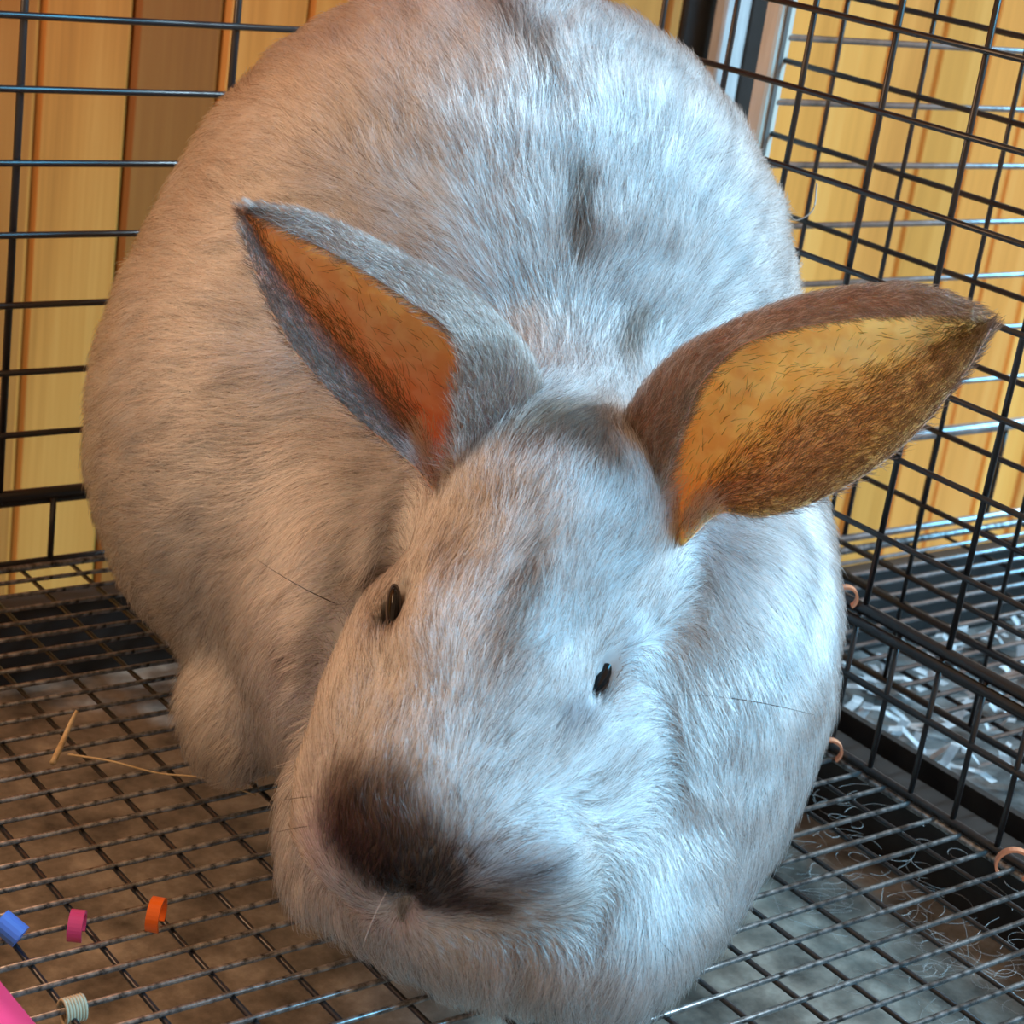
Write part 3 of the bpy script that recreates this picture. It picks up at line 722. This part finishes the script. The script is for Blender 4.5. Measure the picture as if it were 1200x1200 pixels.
# ---------------- uprights standing behind the crates
def upright(name, xa, xb, row, y, depth, mat, label, cat, z0=-0.3, z1=0.62, bev=0.0015):
    p, q = on_plane(xa, row, 1, y), on_plane(xb, row, 1, y)
    v, f = box_vf(-(q[0] - p[0]) / 2, (q[0] - p[0]) / 2, 0, depth, z0, z1, bev)
    o = mesh_obj(name, v, f, mat); o.location = ((p[0] + q[0]) / 2, y, 0); return tag(o, label, cat)
M_STRIP = speckled('whitewashed_batten', (0.45, 0.47, 0.48), (0.78, 0.80, 0.80), 26, 0.6, stretch=(3, 3, 0.5))
upright('black_post', 800, 846, 40, 0.86, 0.006, M_DARKPOST, 'left of two black upright posts behind the rabbit\'s back', 'post')
upright('black_post', 876, 926, 40, 0.86, 0.006, M_DARKPOST, 'right of two black upright posts, beside the pale corner post', 'post')
upright('batten', 846, 876, 40, 0.845, 0.010, M_STRIP, 'whitish weathered batten between the two black posts', 'batten')
# ---------------- small things on the mesh floor
def band_vf(r, w, th, a0, a1, n=22):
    """open ring band: axis along x"""
    v, f = [], []
    for i in range(n + 1):
        t = a0 + (a1 - a0) * i / n
        for rr_ in (r, r - th):
            for x in (-w / 2, w / 2): v.append((x, rr_ * math.cos(t), rr_ * math.sin(t)))
    for i in range(n):
        b = 4 * i
        f += [(b, b + 1, b + 5, b + 4), (b + 2, b + 6, b + 7, b + 3), (b, b + 4, b + 6, b + 2), (b + 1, b + 3, b + 7, b + 5)]
    f += [(0, 2, 3, 1), (4 * n, 4 * n + 1, 4 * n + 3, 4 * n + 2)]
    return v, f
def ring_clip(name, px, py, z, r, w, mat, rotz, label, a0=-0.9, a1=4.0, tilt=0.0):
    o = mesh_obj(name, *band_vf(r, w, 0.0010, a0, a1), mat=mat); o.location = on_plane(px, py, 2, z); o.rotation_euler = (0.0, tilt, rotz)
    for p in o.data.polygons: p.use_smooth = False
    return tag(o, label, 'clip', 'coloured plastic clips on the wires')
M_OR = plain('orange_plastic', (0.85, 0.16, 0.012), 0.35); M_PK = plain('magenta_plastic', (0.62, 0.05, 0.16), 0.35); M_BL = plain('blue_plastic', (0.09, 0.20, 0.62), 0.35)
M_PEACH = plain('peach_plastic', (0.86, 0.36, 0.20), 0.4)
ring_clip('ring_clip', 183, 1072, 0.0052, 0.0058, 0.0042, M_OR, -0.75, 'bright orange plastic ring clip standing on the mesh floor, lower left')
ring_clip('ring_clip', 90, 1085, 0.0042, 0.0052, 0.0046, M_PK, -0.62, 'magenta plastic ring clip on the floor wire beside the orange one')
ring_clip('ring_clip', 972, 880, 0.004, 0.0056, 0.0030, M_PEACH, 0.9, 'peach plastic clip at the foot of the side panel touching the rabbit\'s fur')
ring_clip('ring_clip', 991, 700, 0.070, 0.0052, 0.0034, M_PEACH, 0.9, 'peach plastic clip on the thick rail of the side panel')
ring_clip('ring_clip', 1188, 1014, 0.004, 0.0072, 0.0032, M_PEACH, 0.8, 'peach plastic clip at the right edge on the mesh floor')
# blue bead: a short tube with a hole
def bead_vf(ro, ri, w, n=18):
    v, f = [], []
    for x in (-w / 2, w / 2):
        for rr_ in (ro, ri):
            for i in range(n): t = 2 * math.pi * i / n; v.append((x, rr_ * math.cos(t), rr_ * math.sin(t)))
    g = lambda a, b: a * 2 * n + b * n
    for i in range(n):
        j = (i + 1) % n
        f += [(g(0, 0) + i, g(0, 0) + j, g(1, 0) + j, g(1, 0) + i), (g(0, 1) + j, g(0, 1) + i, g(1, 1) + i, g(1, 1) + j),
              (g(0, 0) + j, g(0, 0) + i, g(0, 1) + i, g(0, 1) + j), (g(1, 0) + i, g(1, 0) + j, g(1, 1) + j, g(1, 1) + i)]
    return v, f
bead = mesh_obj('bead', *bead_vf(0.0040, 0.0012, 0.0085), mat=M_BL); bead.location = on_plane(12, 1088, 2, 0.005); bead.rotation_euler = (0.4, 0.5, -0.9)
tag(bead, 'small blue plastic bead at the left edge of the mesh floor', 'bead')
# pink board poking in at the corner
pk = on_plane(0, 1185, 2, 0.012)
v, f = box_vf(-0.09, 0.0, -0.05, 0.05, -0.0012, 0.0012)
pinkp = mesh_obj('pink_scoop', v, f, plain('pink_plastic', (0.80, 0.055, 0.17), 0.35)); pinkp.location = on_plane(18, 1178, 2, 0.014); pinkp.rotation_euler = (0.25, 0.35, 0.28)
tag(pinkp, 'flat pink plastic piece poking in at the lower left corner', 'plastic piece')
# twine wrapped round a floor wire
yt = on_plane(75, 1168, 2, 0.0); kk = round((yt[1] - 0.4815) / 0.0137); yw = 0.4815 + kk * 0.0137
pts = []
for i in range(120):
    t = i / 119; a = t * 7 * 2 * math.pi
    pts.append((yt[0] - 0.0035 + 0.007 * t, yw + 0.0030 * math.cos(a), -0.0005 + 0.0042 * math.sin(a)))
tw = mesh_obj('twine', *tube_vf(pts, 0.00055, 0.00055), mat=plain('jute_twine', (0.56, 0.45, 0.30), 0.8), smooth=True)
tag(tw, 'beige twine wound round a floor wire in the lower left', 'twine')
pts = [on_plane(*q, 2, z) for q, z in (((57, 1168), .003), ((45, 1172), .006), ((33, 1160), .004))]
# straw
M_STRAW = speckled('dry_straw', (0.42, 0.30, 0.15), (0.66, 0.54, 0.34), 200, 0.6)
def stalk(name, ps, r0, r1, label):
    P = np.array([on_plane(q[0], q[1], 2, q[2]) for q in ps]); P = cat(P, np.linspace(0, 1, 24))
    return tag(mesh_obj(name, *tube_vf(P, r0, r1, 6), mat=M_STRAW, smooth=True), label, 'straw')
stalk('straw', [(62, 894, .0015), (74, 868, .004), (84, 845, .009), (90, 833, .012)], 0.0013, 0.0007, 'short thick piece of straw lying on the mesh floor at left')
stalk('straw', [(80, 884, .0014), (130, 892, .003), (185, 906, .0016), (240, 912, .0016), (300, 932, .0014)], 0.0005, 0.0003, 'long thin grass stem reaching towards the rabbit\'s hind foot')
# loose shed hairs caught on the wires
M_LOOSE = plain('shed_hair', (0.62, 0.58, 0.54), 0.5)
def loose(ps, label, r=0.00022):
    P = cat(np.array([at(*q) for q in ps]), np.linspace(0, 1, 20))
    return tag(mesh_obj('shed_hair', *tube_vf(P, r, r * 0.6, 5), mat=M_LOOSE, smooth=True), label, 'hair')
loose([(957, 215, .80), (953, 245, .80), (935, 258, .80), (925, 252, .80)], 'curled shed hair caught beside the rabbit\'s back', 0.0004)

# tangle of shed fur lying along the foot of the side panel
rng = np.random.default_rng(9); V, Fc = [], []
for i in range(150):
    y0_ = rng.uniform(0.36, 0.50); p = np.array([rng.uniform(0.560, 0.625), y0_, rng.choice([-0.066, -0.050, -0.030]) + rng.uniform(0, 0.006)])
    d = unit(np.array([rng.normal(), rng.normal(), 0.15 * rng.normal()])); pts = [p]
    w_ = rng.normal(0, 0.28)
    for k in range(14):
        d = unit(d + np.cross(d, [0, 0, 1]) * w_ + rng.normal(0, 0.10, 3) * np.array([1, 1, 0.5])); pts.append(pts[-1] + d * 0.0018)
    pts = np.array(pts); pts[:, 2] = np.maximum(pts[:, 2], -0.0665)
    v, f = tube_vf(pts, 0.00009, 0.00006, 3); b = len(V); V += list(v); Fc += [tuple(b + j for j in q) for q in f]
fl = mesh_obj('shed_fur', V, Fc, plain('shed_underfur', (0.55, 0.54, 0.53), 0.6))
tag(fl, 'wispy grey tangle of shed fur along the foot of the side panel', 'fur', kind='stuff')
